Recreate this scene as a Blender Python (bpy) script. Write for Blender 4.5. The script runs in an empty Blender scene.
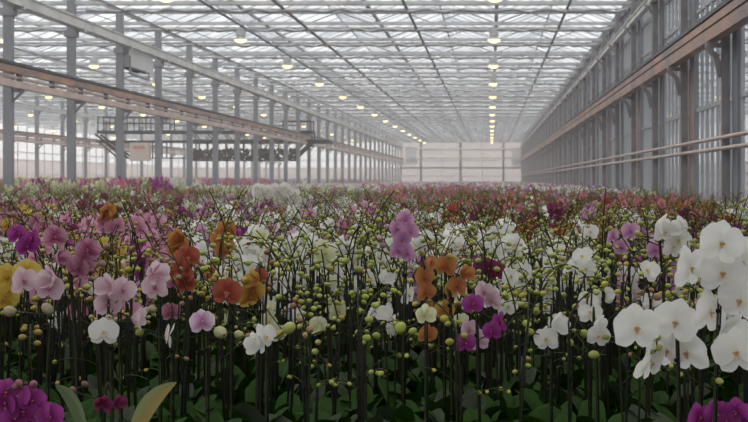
import bpy, math, random
import numpy as np
from mathutils import Vector, Matrix, Euler

S = bpy.context.scene
COL = S.collection
CAMZ = 1.8
F = 1440.0
VX, VY = 491.0, 180.0
def Z(r): return CAMZ + r
def at(px, py, d):            # point of the place seen at that pixel, d metres down the aisle
    return ((px - VX) * d / F, d, CAMZ + (VY - py) * d / F)

# ------------------------------------------------------------------ materials
def new_mat(name):
    m = bpy.data.materials.new(name); m.use_nodes = True
    nt = m.node_tree
    for n in list(nt.nodes): nt.nodes.remove(n)
    out = nt.nodes.new('ShaderNodeOutputMaterial')
    return m, nt, out
def principled(name, col, rough=0.5, metal=0.0, noise=0.0, scale=6.0, col2=None, spec=0.5, stretch=(1, 1, 1)):
    m, nt, out = new_mat(name)
    b = nt.nodes.new('ShaderNodeBsdfPrincipled')
    b.inputs['Base Color'].default_value = (*col, 1)
    b.inputs['Roughness'].default_value = rough
    b.inputs['Metallic'].default_value = metal
    b.inputs['Specular IOR Level'].default_value = spec
    if noise > 0:
        tc = nt.nodes.new('ShaderNodeTexCoord'); mp = nt.nodes.new('ShaderNodeMapping')
        mp.inputs['Scale'].default_value = stretch
        n = nt.nodes.new('ShaderNodeTexNoise'); n.inputs['Scale'].default_value = scale; n.inputs['Detail'].default_value = 4
        r = nt.nodes.new('ShaderNodeValToRGB')
        c2 = col2 or tuple(c * (1 - noise) for c in col)
        r.color_ramp.elements[0].position = 0.35; r.color_ramp.elements[1].position = 0.65
        r.color_ramp.elements[0].color = (*c2, 1); r.color_ramp.elements[1].color = (*col, 1)
        nt.links.new(tc.outputs['Object'], mp.inputs[0]); nt.links.new(mp.outputs[0], n.inputs['Vector'])
        nt.links.new(n.outputs['Fac'], r.inputs[0]); nt.links.new(r.outputs[0], b.inputs['Base Color'])
    nt.links.new(b.outputs[0], out.inputs[0])
    return m
def pane(name, col, solid, trans=0.5, tint=(1, 1, 1), noise=0.0, scale=2.0, graze=0.0):
    """sheet glass or film: part clear, part milky (diffusing both ways)"""
    m, nt, out = new_mat(name)
    t = nt.nodes.new('ShaderNodeBsdfTransparent'); t.inputs[0].default_value = (*tint, 1)
    d = nt.nodes.new('ShaderNodeBsdfDiffuse'); d.inputs[0].default_value = (*col, 1)
    l = nt.nodes.new('ShaderNodeBsdfTranslucent'); l.inputs[0].default_value = (*col, 1)
    a = nt.nodes.new('ShaderNodeMixShader'); a.inputs[0].default_value = trans
    nt.links.new(d.outputs[0], a.inputs[1]); nt.links.new(l.outputs[0], a.inputs[2])
    x = nt.nodes.new('ShaderNodeMixShader'); x.inputs[0].default_value = solid
    nt.links.new(t.outputs[0], x.inputs[1]); nt.links.new(a.outputs[0], x.inputs[2])
    if noise > 0:
        n = nt.nodes.new('ShaderNodeTexNoise'); n.inputs['Scale'].default_value = scale; n.inputs['Detail'].default_value = 3
        tc = nt.nodes.new('ShaderNodeTexCoord'); nt.links.new(tc.outputs['Object'], n.inputs['Vector'])
        mr = nt.nodes.new('ShaderNodeMapRange'); mr.inputs[1].default_value = 0.35; mr.inputs[2].default_value = 0.65
        mr.inputs[3].default_value = max(0, solid - noise); mr.inputs[4].default_value = min(1, solid + noise)
        nt.links.new(n.outputs['Fac'], mr.inputs[0]); nt.links.new(mr.outputs[0], x.inputs[0])
    if graze > 0:
        lw = nt.nodes.new('ShaderNodeLayerWeight'); lw.inputs[0].default_value = 0.5
        ad = nt.nodes.new('ShaderNodeMath'); ad.operation = 'MULTIPLY_ADD'; ad.use_clamp = True; ad.inputs[1].default_value = graze
        src = x.inputs[0].links[0].from_socket if x.inputs[0].links else None
        nt.links.new(lw.outputs['Facing'], ad.inputs[0])
        if src: nt.links.new(src, ad.inputs[2])
        else: ad.inputs[2].default_value = solid
        nt.links.new(ad.outputs[0], x.inputs[0])
    nt.links.new(x.outputs[0], out.inputs[0])
    return m
def plant_mat(name, rough=0.5, transl=0.3, spec=0.4, gain=1.0):
    """colour comes from the petal, bud or leaf itself (pigment per vertex)"""
    m, nt, out = new_mat(name)
    a = nt.nodes.new('ShaderNodeAttribute'); a.attribute_name = 'Col'
    b = nt.nodes.new('ShaderNodeBsdfPrincipled'); b.inputs['Roughness'].default_value = rough
    b.inputs['Specular IOR Level'].default_value = spec
    nt.links.new(a.outputs['Color'], b.inputs['Base Color'])
    l = nt.nodes.new('ShaderNodeBsdfTranslucent'); nt.links.new(a.outputs['Color'], l.inputs[0])
    x = nt.nodes.new('ShaderNodeMixShader'); x.inputs[0].default_value = transl
    nt.links.new(b.outputs[0], x.inputs[1]); nt.links.new(l.outputs[0], x.inputs[2])
    nt.links.new(x.outputs[0], out.inputs[0])
    return m
def emit(name, col, s):
    m, nt, out = new_mat(name)
    e = nt.nodes.new('ShaderNodeEmission'); e.inputs[0].default_value = (*col, 1); e.inputs[1].default_value = s
    nt.links.new(e.outputs[0], out.inputs[0])
    m.cycles.emission_sampling = 'NONE'
    return m

M = dict(
    steel=principled('galvanised_steel', (0.36, 0.365, 0.40), 0.45, 0.3, 0.3, 3, stretch=(1, 1, .3)),
    steel_warm=principled('weathered_steel', (0.37, 0.345, 0.355), 0.5, 0.2, 0.35, 3),
    white_metal=principled('white_coated_beam', (0.82, 0.82, 0.80), 0.45, 0.1, 0.2, 1.5),
    chord=principled('pale_truss_steel', (0.74, 0.74, 0.74), 0.45, 0.2, 0.25, 2),
    thin=principled('grey_rod', (0.32, 0.34, 0.38), 0.5, 0.3),
    rail=principled('rusty_brown_rail', (0.50, 0.27, 0.18), 0.38, 0.3, 0.4, 0.8, (0.22, 0.16, 0.15)),
    rail_pale=principled('pale_pink_brown_rail', (0.74, 0.55, 0.46), 0.4, 0.1, 0.3, 1.5, (0.55, 0.45, 0.42)),
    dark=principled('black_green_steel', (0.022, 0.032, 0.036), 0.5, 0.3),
    darkrail=principled('dark_cable_tray', (0.05, 0.05, 0.06), 0.4, 0.4),
    pipe=principled('pale_heating_pipe', (0.66, 0.55, 0.50), 0.35, 0.3, 0.2, 2),
    panel=principled('slate_grey_panel', (0.28, 0.295, 0.325), 0.6, 0.0, 0.25, 0.7),
    panel_brown=principled('brown_grey_panel', (0.36, 0.265, 0.235), 0.6, 0.0, 0.3, 0.7),
    bar=principled('aluminium_glazing_bar', (0.50, 0.52, 0.55), 0.45, 0.3),
    floor=principled('worn_concrete', (0.22, 0.21, 0.20), 0.8, 0, 0.3, 0.8),
    bench=principled('aluminium_bench', (0.35, 0.36, 0.36), 0.5, 0.4, 0.2, 5),
    box=principled('off_white_box', (0.90, 0.88, 0.87), 0.5, 0, 0.1, 3),
    signbox=principled('cream_cabinet', (0.78, 0.66, 0.60), 0.5),
    red=principled('red_lettering', (0.72, 0.10, 0.08), 0.6),
    heater=principled('light_grey_heater', (0.72, 0.73, 0.73), 0.5, 0, 0.1, 3),
    screen=principled('folded_white_screen', (0.66, 0.66, 0.66), 0.8, 0, 0.25, 3),
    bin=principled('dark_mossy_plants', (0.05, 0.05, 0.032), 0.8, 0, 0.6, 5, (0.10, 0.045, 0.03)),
    pot=principled('clear_brown_pot', (0.10, 0.07, 0.05), 0.4, 0, 0.3, 30),
    stake=principled('dark_plant_stake', (0.012, 0.013, 0.010), 0.7, spec=.15),
    clip=principled('green_clip', (0.04, 0.07, 0.03), 0.5),
    roofglass=pane('roof_glass', (0.60, 0.655, 0.73), 0.30, 0.8, (0.95, 0.98, 1.0), 0.16, 0.9, 0.62),
    vent=pane('vent_glass', (0.9, 0.93, 0.97), 0.6, 0.5, (0.95, 0.98, 1.0)),
    sideglass=pane('side_glass', (0.34, 0.35, 0.38), 0.22, 0.4, (0.72, 0.74, 0.78), 0.12, 0.3),
    film=pane('milky_wall_sheet', (0.54, 0.475, 0.465), 0.92, 0.62, (0.9, 0.9, 0.95)),
    filmclear=pane('hazy_glass', (0.70, 0.71, 0.73), 0.65, 0.5, (0.9, 0.93, 0.97)),
    petal=plant_mat('petal', 0.55, 0.5, 0.25),
    leaf=plant_mat('leaf', 0.5, 0.12, 0.12),
    green=plant_mat('stem_and_bud', 0.55, 0.06, 0.2),
    field=plant_mat('orchid_field', 0.6, 0.28, 0.15),
    lamp=emit('warm_lamp_glow', (1.0, 0.74, 0.30), 2.8),
    lamp_metal=principled('lamp_housing', (0.80, 0.81, 0.82), 0.4, 0.3),
)

# ------------------------------------------------------------------ mesh builder
class MB:
    def __init__(s): s.v = []; s.f = []; s.c = []; s.m = []
    def add(s, vs, fs, col=(1, 1, 1), mi=0):
        o = len(s.v); s.v += [tuple(p) for p in vs]
        s.f += [tuple(i + o for i in f) for f in fs]; s.m += [mi] * len(fs)
        if len(col) and isinstance(col[0], (tuple, list)): s.c += [tuple(c) for c in col]
        else: s.c += [tuple(col)] * len(vs)
    def box(s, x0, x1, y0, y1, z0, z1, mi=0, col=(1, 1, 1)):
        vs = [(x, y, z) for z in (z0, z1) for y in (y0, y1) for x in (x0, x1)]
        s.add(vs, [(0, 2, 3, 1), (4, 5, 7, 6), (0, 1, 5, 4), (2, 6, 7, 3), (0, 4, 6, 2), (1, 3, 7, 5)], col, mi)
    def bar(s, a, b, w, h=None, mi=0, col=(1, 1, 1)):
        a = Vector(a); b = Vector(b); h = h or w
        d = (b - a).normalized()
        up = Vector((0, 0, 1)) if abs(d.z) < .95 else Vector((0, 1, 0))
        r = d.cross(up).normalized() * w / 2; u = r.cross(d).normalized() * h / 2
        vs = [p + i * r + j * u for p in (a, b) for (i, j) in ((-1, -1), (1, -1), (1, 1), (-1, 1))]
        s.add(vs, [(3, 2, 1, 0), (4, 5, 6, 7), (0, 1, 5, 4), (1, 2, 6, 5), (2, 3, 7, 6), (3, 0, 4, 7)], col, mi)
    def tube(s, pts, r, n=6, col=(1, 1, 1), mi=0, cap=True):
        pts = [Vector(p) for p in pts]; k = len(pts)
        rs = r if isinstance(r, (list, tuple)) else [r] * k
        vs = []; ref = None
        for i, p in enumerate(pts):
            d = (pts[min(i + 1, k - 1)] - pts[max(i - 1, 0)]).normalized()
            if ref is None: ref = Vector((1, 0, 0)) if abs(d.x) < .9 else Vector((0, 1, 0))
            a = d.cross(ref).normalized(); b = a.cross(d).normalized(); ref = b
            for j in range(n):
                t = 2 * math.pi * j / n
                vs.append(p + (a * math.cos(t) + b * math.sin(t)) * rs[i])
        fs = [(i * n + j, i * n + (j + 1) % n, (i + 1) * n + (j + 1) % n, (i + 1) * n + j) for i in range(k - 1) for j in range(n)]
        if cap and n == 4: fs += [(3, 2, 1, 0), tuple((k - 1) * n + j for j in range(4))]
        elif cap: fs += [tuple(range(n - 1, -1, -1)), tuple((k - 1) * n + j for j in range(n))]
        s.add(vs, fs, col, mi)
    def lathe(s, prof, n=12, col=(1, 1, 1), mi=0, c=(0, 0, 0), sx=1, sy=1):
        vs = [(c[0] + r * math.cos(2 * math.pi * j / n) * sx, c[1] + r * math.sin(2 * math.pi * j / n) * sy, c[2] + z) for r, z in prof for j in range(n)]
        fs = [(i * n + j, i * n + (j + 1) % n, (i + 1) * n + (j + 1) % n, (i + 1) * n + j) for i in range(len(prof) - 1) for j in range(n)]
        s.add(vs, fs, col, mi)
    def ball(s, c, r, rings=4, n=6, col=(1, 1, 1), axis=(0, 0, 1), el=1.25, mi=0, tip=None):
        q = Vector((0, 0, 1)).rotation_difference(Vector(axis).normalized())
        vs = []; cs = []
        for i in range(rings + 1):
            t = math.pi * (0.06 + 0.88 * i / rings)
            for j in range(n):
                a = 2 * math.pi * j / n
                vs.append(Vector(c) + q @ Vector((math.sin(t) * math.cos(a) * r, math.sin(t) * math.sin(a) * r, -math.cos(t) * r * el)))
                k = i / rings
                cs.append(tuple(col[m] * (1 - k) + (tip or col)[m] * k for m in range(3)))
        fs = [(i * n + j, i * n + (j + 1) % n, (i + 1) * n + (j + 1) % n, (i + 1) * n + j) for i in range(rings) for j in range(n)]
        s.add(vs, fs, cs, mi)
    def petal(s, L, W, ang, col, tipcol=None, base=0.0, cup=0.12, lift=0.0, nu=5, nv=4, p=0.55, veins=0.0, vcol=None, throat=None, mi=0):
        """petal in the XZ plane facing -Y; ang measured from +Z, clockwise as seen from -Y"""
        ca, sa = math.cos(ang), math.sin(ang); vs = []; cs = []
        for i in range(nu + 1):
            u = (1 - math.cos(math.pi * (i / nu) ** .9)) / 2
            e_ = max(0.0, 1 - abs((u - .56) / (.56 if u < .56 else .44)) ** 2.3) ** .5
            w = W / 2 * max(e_, .16 * (1 - u) if u < .5 else 0)
            if i == nu: w = W * 0.16
            for j in range(nv + 1):
                v = -1 + 2 * j / nv
                along = base + L * (u - 0.07 * v * v * u * u)
                across = w * v
                dep = -lift * u + cup * L * (u * u * 0.6) + cup * W * 0.35 * v * v * math.sin(math.pi * u) - 0.02 * L * math.cos(v * 5) * u
                vs.append((along * sa + across * ca, dep, along * ca - across * sa))
                t = u
                c0 = tuple(col[m] * (1 - t) + (tipcol or col)[m] * t for m in range(3))
                if vcol is not None and veins > 0:
                    k = veins * (1 if (i + j) % 2 else 0.25)
                    c0 = tuple(c0[m] * (1 - k) + vcol[m] * k for m in range(3))
                if throat is not None and i == 0: c0 = throat
                cs.append(c0)
        n = nv + 1
        fs = [(i * n + j, i * n + j + 1, (i + 1) * n + j + 1, (i + 1) * n + j) for i in range(nu) for j in range(nv)]
        s.add(vs, fs, cs, mi)
    def mesh(s, name, mats, smooth=False):
        me = bpy.data.meshes.new(name); me.from_pydata(s.v, [], s.f)
        for m in (mats if isinstance(mats, (list, tuple)) else [mats]): me.materials.append(m)
        if any(s.m): me.polygons.foreach_set('material_index', s.m)
        ca = me.color_attributes.new('Col', 'FLOAT_COLOR', 'POINT')
        arr = np.ones((len(s.v), 4), np.float32); arr[:, :3] = np.array(s.c, np.float32); ca.data.foreach_set('color', arr.ravel())
        if smooth: me.polygons.foreach_set('use_smooth', [True] * len(s.f))
        me.update(); return me
    def build(s, name, mats, parent=None, smooth=False, loc=(0, 0, 0)):
        return link(name, s.mesh(name, mats, smooth), parent, loc)

def link(name, me, parent=None, loc=(0, 0, 0)):
    o = bpy.data.objects.new(name, me); COL.objects.link(o); o.location = loc
    if parent: o.parent = parent
    return o
def empty(name, loc=(0, 0, 0), rz=0):
    o = bpy.data.objects.new(name, None); COL.objects.link(o); o.location = loc; o.rotation_euler = (0, 0, rz)
    o.empty_display_size = 0.05; return o
def tag(o, label=None, cat=None, group=None, kind=None):
    if label: o['label'] = label
    if cat: o['category'] = cat
    if group: o['group'] = group
    if kind: o['kind'] = kind
    return o
def struct(o, label=None):
    o['kind'] = 'structure'
    if label: o['label'] = label
    return o
def copy_tree(o, parent=None):
    kids = [k for k in COL.objects if k.parent == o] if o.name in COL.objects else []
    c = o.copy(); COL.objects.link(c)
    if parent: c.parent = parent
    for k in kids: copy_tree(k, c)
    return c
ORD = ['nearest', 'second nearest', 'third nearest', 'fourth nearest', 'fifth nearest', 'sixth nearest', 'seventh nearest', 'eighth nearest', 'ninth nearest', 'tenth nearest']
_t = ['eleventh', 'twelfth', 'thirteenth', 'fourteenth', 'fifteenth', 'sixteenth', 'seventeenth', 'eighteenth', 'nineteenth', 'twentieth']
_o = ['first', 'second', 'third', 'fourth', 'fifth', 'sixth', 'seventh', 'eighth', 'ninth']
ORD += [x + ' nearest' for x in _t] + ['twenty-' + x + ' nearest' for x in _o] + ['thirtieth nearest'] + ['thirty-' + x + ' nearest' for x in _o]

# ------------------------------------------------------------------ the building
XR, XL, BAY = 3.55, -10.05, 13.6
XL2, XL3, XR2 = XL - BAY, XL - 2 * BAY, XR + BAY
D0, STEP = 30.0, 4.5
YE = 161.2
def DK(k): return D0 + STEP * k
EAVE = 4.62          # gutter height above eye level
RIDGE = 5.30
Y0 = DK(-9) - 2.25

mb = MB(); mb.box(XL3 - 8, XR2 + 8, Y0 - 8, YE + 25, -0.2, 0)
struct(mb.build('floor', M['floor']))

# roof: gables 3.4 m wide running down the aisle
glass, bars, gut, vents = MB(), MB(), MB(), MB()
n_g = int(round((XR2 - XL3) / 3.4))
rv = random.Random(5)
for g in range(n_g):
    x0 = XL3 + 3.4 * g; x1 = x0 + 3.4; xm = (x0 + x1) / 2
    zt, zr = Z(EAVE), Z(RIDGE)
    glass.add([(x0, Y0, zt), (x0, YE, zt), (xm, YE, zr), (xm, Y0, zr)], [(0, 1, 2, 3)])
    glass.add([(xm, Y0, zr), (xm, YE, zr), (x1, YE, zt), (x1, Y0, zt)], [(0, 1, 2, 3)])
    gut.box(x0 - .05, x0 + .05, Y0, YE, zt - .05, zt)
    bars.bar((xm, Y0, zr), (xm, YE, zr), .04, .04)
    y = Y0; k = 0
    while y < YE:
        bars.bar((x0, y, zt), (xm, y, zr), .028, .028); bars.bar((xm, y, zr), (x1, y, zt), .028, .028)
        if x0 > XL3 - 1 and k % 3 == (g % 3) and x1 < XR + .5:
            sgn = 1 if (k // 3) % 2 else -1
            a = math.radians(8 + rv.random() * 22)
            L = 1.15
            base = math.atan2(RIDGE - EAVE, 1.7)
            ex = xm + sgn * L * math.cos(base - a); ez = zr - L * math.sin(base - a) + .03
            vents.add([(xm, y, zr + .03), (xm, y + 2.1, zr + .03), (ex, y + 2.1, ez), (ex, y, ez)], [(0, 1, 2, 3)])
            for yy in (y, y + 2.1, ): vents.bar((xm, yy, zr + .03), (ex, yy, ez), .03, .04, mi=1)
            vents.bar((ex, y, ez), (ex, y + 2.1, ez), .03, .05, mi=1)
        y += 1.125; k += 1
gut.box(XR2 - .09, XR2 + .09, Y0, YE, Z(EAVE) - .13, Z(EAVE))
ceil = struct(glass.build('ceiling', M['roofglass']), 'glass greenhouse roof in narrow gables running down the aisle')
bars.build('glazing_bars', M['bar'], ceil); gut.build('roof_gutters', M['chord'], ceil)
vents.build('roof_vents', [M['vent'], M['bar']], ceil)

# trusses: one per column line
def truss_mesh():
    m = MB()
    h0, h1 = 4.24, 4.55
    m.bar((XL3, 0, Z(h0)), (XR2, 0, Z(h0)), .09, .085)
    m.bar((XL3, 0, Z(h1)), (XR2, 0, Z(h1)), .06, .05, mi=1)
    x = XL3; s = 0
    while x < XR2 - .01:
        m.bar((x, 0, Z(h0 if s % 2 == 0 else h1)), (x + .85, 0, Z(h1 if s % 2 == 0 else h0)), .025, .025, mi=1)
        x += .85; s += 1
    return m.mesh('roof_truss', [M['chord'], M['thin']])
tm = truss_mesh()
def screen_mesh(seed):
    r = random.Random(seed); m = MB()
    for x0, x1 in ((XL + .2, XR - .25), (XL2 + .2, XL - .2)):
        pts = []; rs = []; n = 90
        for i in range(n + 1):
            x = x0 + (x1 - x0) * i / n
            pts.append((x, .12 * math.sin(i * 1.3), Z(4.13) + .018 * math.sin(i * .9 + seed) - .012 * abs(math.sin(i * .45))))
            rs.append(.045 + .014 * math.sin(i * 1.9 + seed))
        m.tube(pts, rs, 6)
    return m.mesh('folded_screen', M['screen'], True)
scr = [screen_mesh(i) for i in range(4)]
for k in range(-8, 30):
    o = link('roof_truss', tm, None, (0, DK(k), 0)); struct(o)
    o['label'] = f'pale lattice roof truss across the bays, {ORD[k+8]}'; o['group'] = 'roof trusses'
    # the rolled screens hang from every truss
    if k < -1 or k > 28: continue
    c = link('screen_bundle', scr[k % 4], None, (0, DK(k) + .55, 0))
    tag(c, f'bundled white shade screen hung under the roof, {ORD[k+1]} across the aisle', 'screen', 'bundled shade screens')
# wires between the trusses
for i, (h, off) in enumerate(((4.36, 2.25), (4.34, 1.2), (4.36, 3.2))):
    m = MB()
    for k in range(0, 29): m.bar((XL3, DK(k) + off, Z(h)), (XR, DK(k) + off, Z(h)), .022, .03)
    struct(m.build(f'trim_{i+1}', M['thin']), 'thin grey support rods crossing under the roof glass')

# long pipes under the trusses
def pipe(name, x, h, r, mat, label, y0=DK(-1), y1=YE):
    m = MB(); m.tube([(x, y0, Z(h)), (x, y1, Z(h))], r, 8)
    return tag(m.build(name, mat, smooth=True), label, 'pipe', 'pipes under the roof')
pipe('ceiling_pipe', -6.75, 4.17, .035, M['thin'], 'dark pipe running above the lamps beside the main columns')
pipe('ceiling_pipe', -5.05, 4.17, .04, M['steel_warm'], 'grey pipe running to the back wall, next to the dark lamp pipe')
pipe('ceiling_pipe', -2.05, 4.17, .035, M['steel_warm'], 'grey pipe running to the back wall, first beside the aisle lamps')
pipe('ceiling_pipe', 1.85, 4.17, .035, M['steel_warm'], 'grey pipe under the roof between aisle lamps and glass side wall')
pipe('ceiling_pipe', -14.8, 4.10, .03, M['thin'], 'thin dark pipe under the roof of the neighbouring bay')
pipe('ceiling_pipe', -8.9, 4.10, .025, M['thin'], 'thin dark pipe beside the white beam of the column row')
pipe('ceiling_pipe', -18.2, 4.15, .03, M['thin'], 'thin dark pipe high in the neighbouring bay near its far columns')

# columns
def column_mesh(w, side):
    m = MB()
    m.box(-w / 2, w / 2, -w / 2, w / 2, 0, Z(4.5))
    m.box(-w * .9, w * .9, -w * .9, w * .9, 0, .03)
    # bracket under the rails
    m.bar((0, 0, Z(1.86)), (.34 * side, 0, Z(1.86)), .07, .07)
    m.bar((0, 0, Z(1.55)), (.30 * side, 0, Z(1.85)), .05, .05)
    m.bar((0, 0, Z(2.12)), (.24 * side, 0, Z(2.12)), .05, .05)
    m.box(-w * .8, w * .8, -w * .7, w * .7, Z(3.42), Z(3.58))
    return m.mesh('steel_column', M['steel'])
cmesh = column_mesh(.18, 1)
for k in range(0, 30):
    c = link('steel_column', cmesh, None, (XL, DK(k), 0))
    tag(c, f'grey steel column in the near row beside the flower bed, {ORD[k]} one', 'column', 'columns of the near row')
cmesh2 = column_mesh(.17, 1)
for k in range(8, 30):
    c = link('steel_column', cmesh2, None, (XL2, DK(k), 0))
    tag(c, f'slim steel column in the second row beyond the neighbouring bay, {ORD[k-8]} one', 'column', 'columns of the second row')
def rpost():
    m = MB()
    m.box(-.09, .03, -.07, .07, 0, Z(EAVE))
    m.box(-.32, -.06, -.05, .05, Z(1.93), Z(2.00))
    m.bar((-.30, 0, Z(1.94)), (-.16, 0, Z(1.80)), .09, .07); m.bar((-.17, 0, Z(1.82)), (-.09, 0, Z(1.50)), .09, .07)
    m.bar((-.24, 0, Z(3.66)), (-.05, 0, Z(3.44)), .05, .05)
    return m.mesh('steel_post', M['steel_warm'])
pm = rpost()
for k in range(-5, 30):
    c = link('steel_post', pm, None, (XR - .105, DK(k), 0))
    tag(c, f'brown-grey steel post of the glazed side wall, {ORD[k+5]} to the flowers in front', 'post', 'posts of the side wall')

# rails along the rows
def rail_run(x, s, y0, label, name='heating_rail', mat_top='rail'):
    e = empty(name, (x + s * .22, y0, Z(1.9)))
    tag(e, label, 'rail')
    def part(nm, x0, x1, h0, h1, mat):
        m = MB(); m.box(x0, x1, 0, YE - y0, h0 - 1.9, h1 - 1.9); return m.build(nm, mat, e)
    part('upper_beam', -.07, .07, 2.20 if s > 0 else 2.23, 2.34, M[mat_top])
    part('cable_tray', -.09, .09, 2.36, 2.42, M['darkrail'])
    part('lower_beam', -.08, .08, 1.90 if s > 0 else 2.02, 2.04 if s > 0 else 2.19, M['rail_pale' if s > 0 else mat_top])
    m = MB()
    k = 0
    while DK(-5) + k * 2.25 < YE:
        y = DK(-5) + k * 2.25 - y0
        if y > 0: m.box(-.03, .03, y - .12, y + .12, 2.03 - 1.9, 2.21 - 1.9)
        k += 1
    m.build('rail_spacers', M['darkrail'], e)
    tb = MB(); tb.tube([(.0, 0, 2.12 - 1.9), (0, YE - y0, 2.12 - 1.9)], .035, 8); tb.build('tube', M['pipe'] if s > 0 else M['rail'], e, True)
    return e
rail_run(XL, 1, DK(-1), 'double brown and pale heating rail bracketed along the near column row')
rail_run(XR - .1, -1, DK(-5), 'rust brown double rail bracketed along the glazed side wall')
rail_run(XL2, 1, DK(7), 'faint pinkish rail along the second column row beyond the neighbouring bay')
def beam(x, w, h0, h1, y0, label):
    m = MB(); m.box(x - w / 2, x + w / 2, y0, YE, Z(h0), Z(h1))
    m.box(x - w / 2 - .03, x + w / 2 + .03, y0, YE, Z(h1) - .03, Z(h1))
    k = -5
    while DK(k) < YE:
        if DK(k) > y0: m.box(x - w / 2 - .012, x + w / 2 + .012, DK(k) - .06, DK(k) + .06, Z(h0) - .05, Z(h0) + .06)
        k += 1
    return tag(m.build('white_beam', M['white_metal']), label, 'beam')
beam(XL + .22, .22, 3.60, 3.84, DK(-1), 'broad white beam high along the near column row')
beam(XR - .2, .12, 3.68, 3.82, DK(-5), 'pale white beam high along the glazed side wall')
beam(XL2 + .2, .2, 3.62, 3.82, DK(7), 'white beam high along the second column row')
for nm, h, lb in (('heating_pipe', .62, 'upper pale pink heating pipe along the foot of the glazed side wall'), ('heating_pipe', .46, 'lower pale pink heating pipe along the foot of the glazed side wall')):
    m = MB(); m.tube([(XR - .18, DK(-5), Z(h)), (XR - .18, YE, Z(h))], .032, 8)
    o = m.build(nm, M['pipe'], smooth=True); tag(o, lb, 'pipe')

# right wall
m = MB(); m.add([(XR + .06, Y0, 0), (XR + .06, YE, 0), (XR + .06, YE, Z(EAVE)), (XR + .06, Y0, Z(EAVE))], [(0, 1, 2, 3)])
wr = struct(m.build('wall_right', M['sideglass']), 'tall glazed side wall with grey bars beside the flowers')
m = MB()
y = Y0
while y < YE:
    m.box(XR + .0, XR + .05, y - .03, y + .03, 0, Z(EAVE)); y += .5625
for h in (1.2, 2.9, 3.6, -.4):
    m.box(XR + .0, XR + .06, Y0, YE, Z(h) - .03, Z(h) + .03)
m.build('glazing_bars', M['bar'], wr)
m = MB(); m.box(XR - .02, XR + .05, Y0, YE, 0, .9); m.box(XR - .06, XR + .08, Y0, YE, Z(4.35), Z(4.62))
m.build('kick_panel', M['panel'], wr)
for k in range(-5, 30):
    m = MB(); m.box(XR - .035, XR + .045, DK(k) - (.60 if k % 2 else .45), DK(k), .9, Z(4.35))
    m.build('infill_panel', M['panel'], wr)
    if k % 2:
        m = MB(); m.box(XR - .045, XR - .036, DK(k) - .60, DK(k), .9, Z(1.95)); m.build('brown_glow_sheet', M['panel_brown'], wr)  # thin brown sheet, its colour stands in for the rusty glow below the rail
# far walls
def sheet_wall(name, x=None, y=None, a=0, b=1, mull=2.0, label='', hclear=1.1, top=EAVE, split=True):
    m = MB(); c = MB(); fr = MB()
    def P(t, z): return (x, t, z) if x is not None else (t, y, z)
    def quad(mm, z0, z1): mm.add([P(a, z0), P(b, z0), P(b, z1), P(a, z1)], [(0, 1, 2, 3)])
    quad(m, 0, Z(hclear)); quad(c, Z(hclear), Z(top))
    o = struct(m.build(name, M['film']), label)
    c.build('upper_glass', M['filmclear' if split else 'film'], o)
    t = a; i = 0
    while t <= b + .01:
        w = .05 if i % 2 else .09
        if x is not None: fr.box(x, x + .07, t - w / 2, t + w / 2, 0, Z(top))
        else: fr.box(t - w / 2, t + w / 2, y - .07, y, 0, Z(top))
        t += mull; i += 1
    for h in (-.2, .45, hclear, 2.2, 3.3):
        if x is not None: fr.box(x, x + .08, a, b, Z(h) - .035, Z(h) + .035)
        else: fr.box(a, b, y - .08, y, Z(h) - .035, Z(h) + .035)
    fr.build('wall_mullions', M['bar'], o)
    return o
wb = sheet_wall('wall_back', y=YE, a=XL, b=XR, mull=2.27, label='pinkish white end wall with thin grey mullions', hclear=1.35, split=False)
m = MB()
for px_ in (421, 460.5, 503.5): x_ = (px_ - VX) * YE / F; m.box(x_ - .11, x_ + .11, YE - .2, YE - .08, 0, Z(4.4))
m.box(XL, XR, YE - .2, YE - .08, Z(1.28), Z(1.44)); m.box(XL, XR, YE - .3, YE - .08, Z(4.3), Z(4.5))
m.build('wall_posts', M['panel'], wb)
sheet_wall('wall_back_2', y=YE, a=XL3, b=XL, mull=2.27, label='pale end wall of the neighbouring bays', hclear=1.35)
m = MB(); m.add([(XL3, Y0, 0), (XR2, Y0, 0), (XR2, Y0, Z(EAVE)), (XL3, Y0, Z(EAVE))], [(0, 1, 2, 3)])
struct(m.build('wall_front', M['panel']), 'grey wall of the service aisle')
sheet_wall('wall_left', x=XL3, a=Y0, b=YE, mull=2.25, label='pale glass side wall far beyond the second column row', hclear=1.6)
sheet_wall('wall_right_2', x=XR2, a=Y0, b=YE, mull=2.25, label='far glass wall seen through the glazed side wall', hclear=1.2)
for h, w, lb in ((3.45, .07, 'upper bright white pipe across the back wall'), (2.45, .07, 'lower bright white pipe across the back wall')):
    m = MB(); m.tube([(XL + 1.6, YE - 1.2, Z(h)), (XR - 1.2, YE - 1.2, Z(h))], w, 8)
    tag(m.build('wall_pipe', M['white_metal'], smooth=True), lb, 'pipe')

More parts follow.
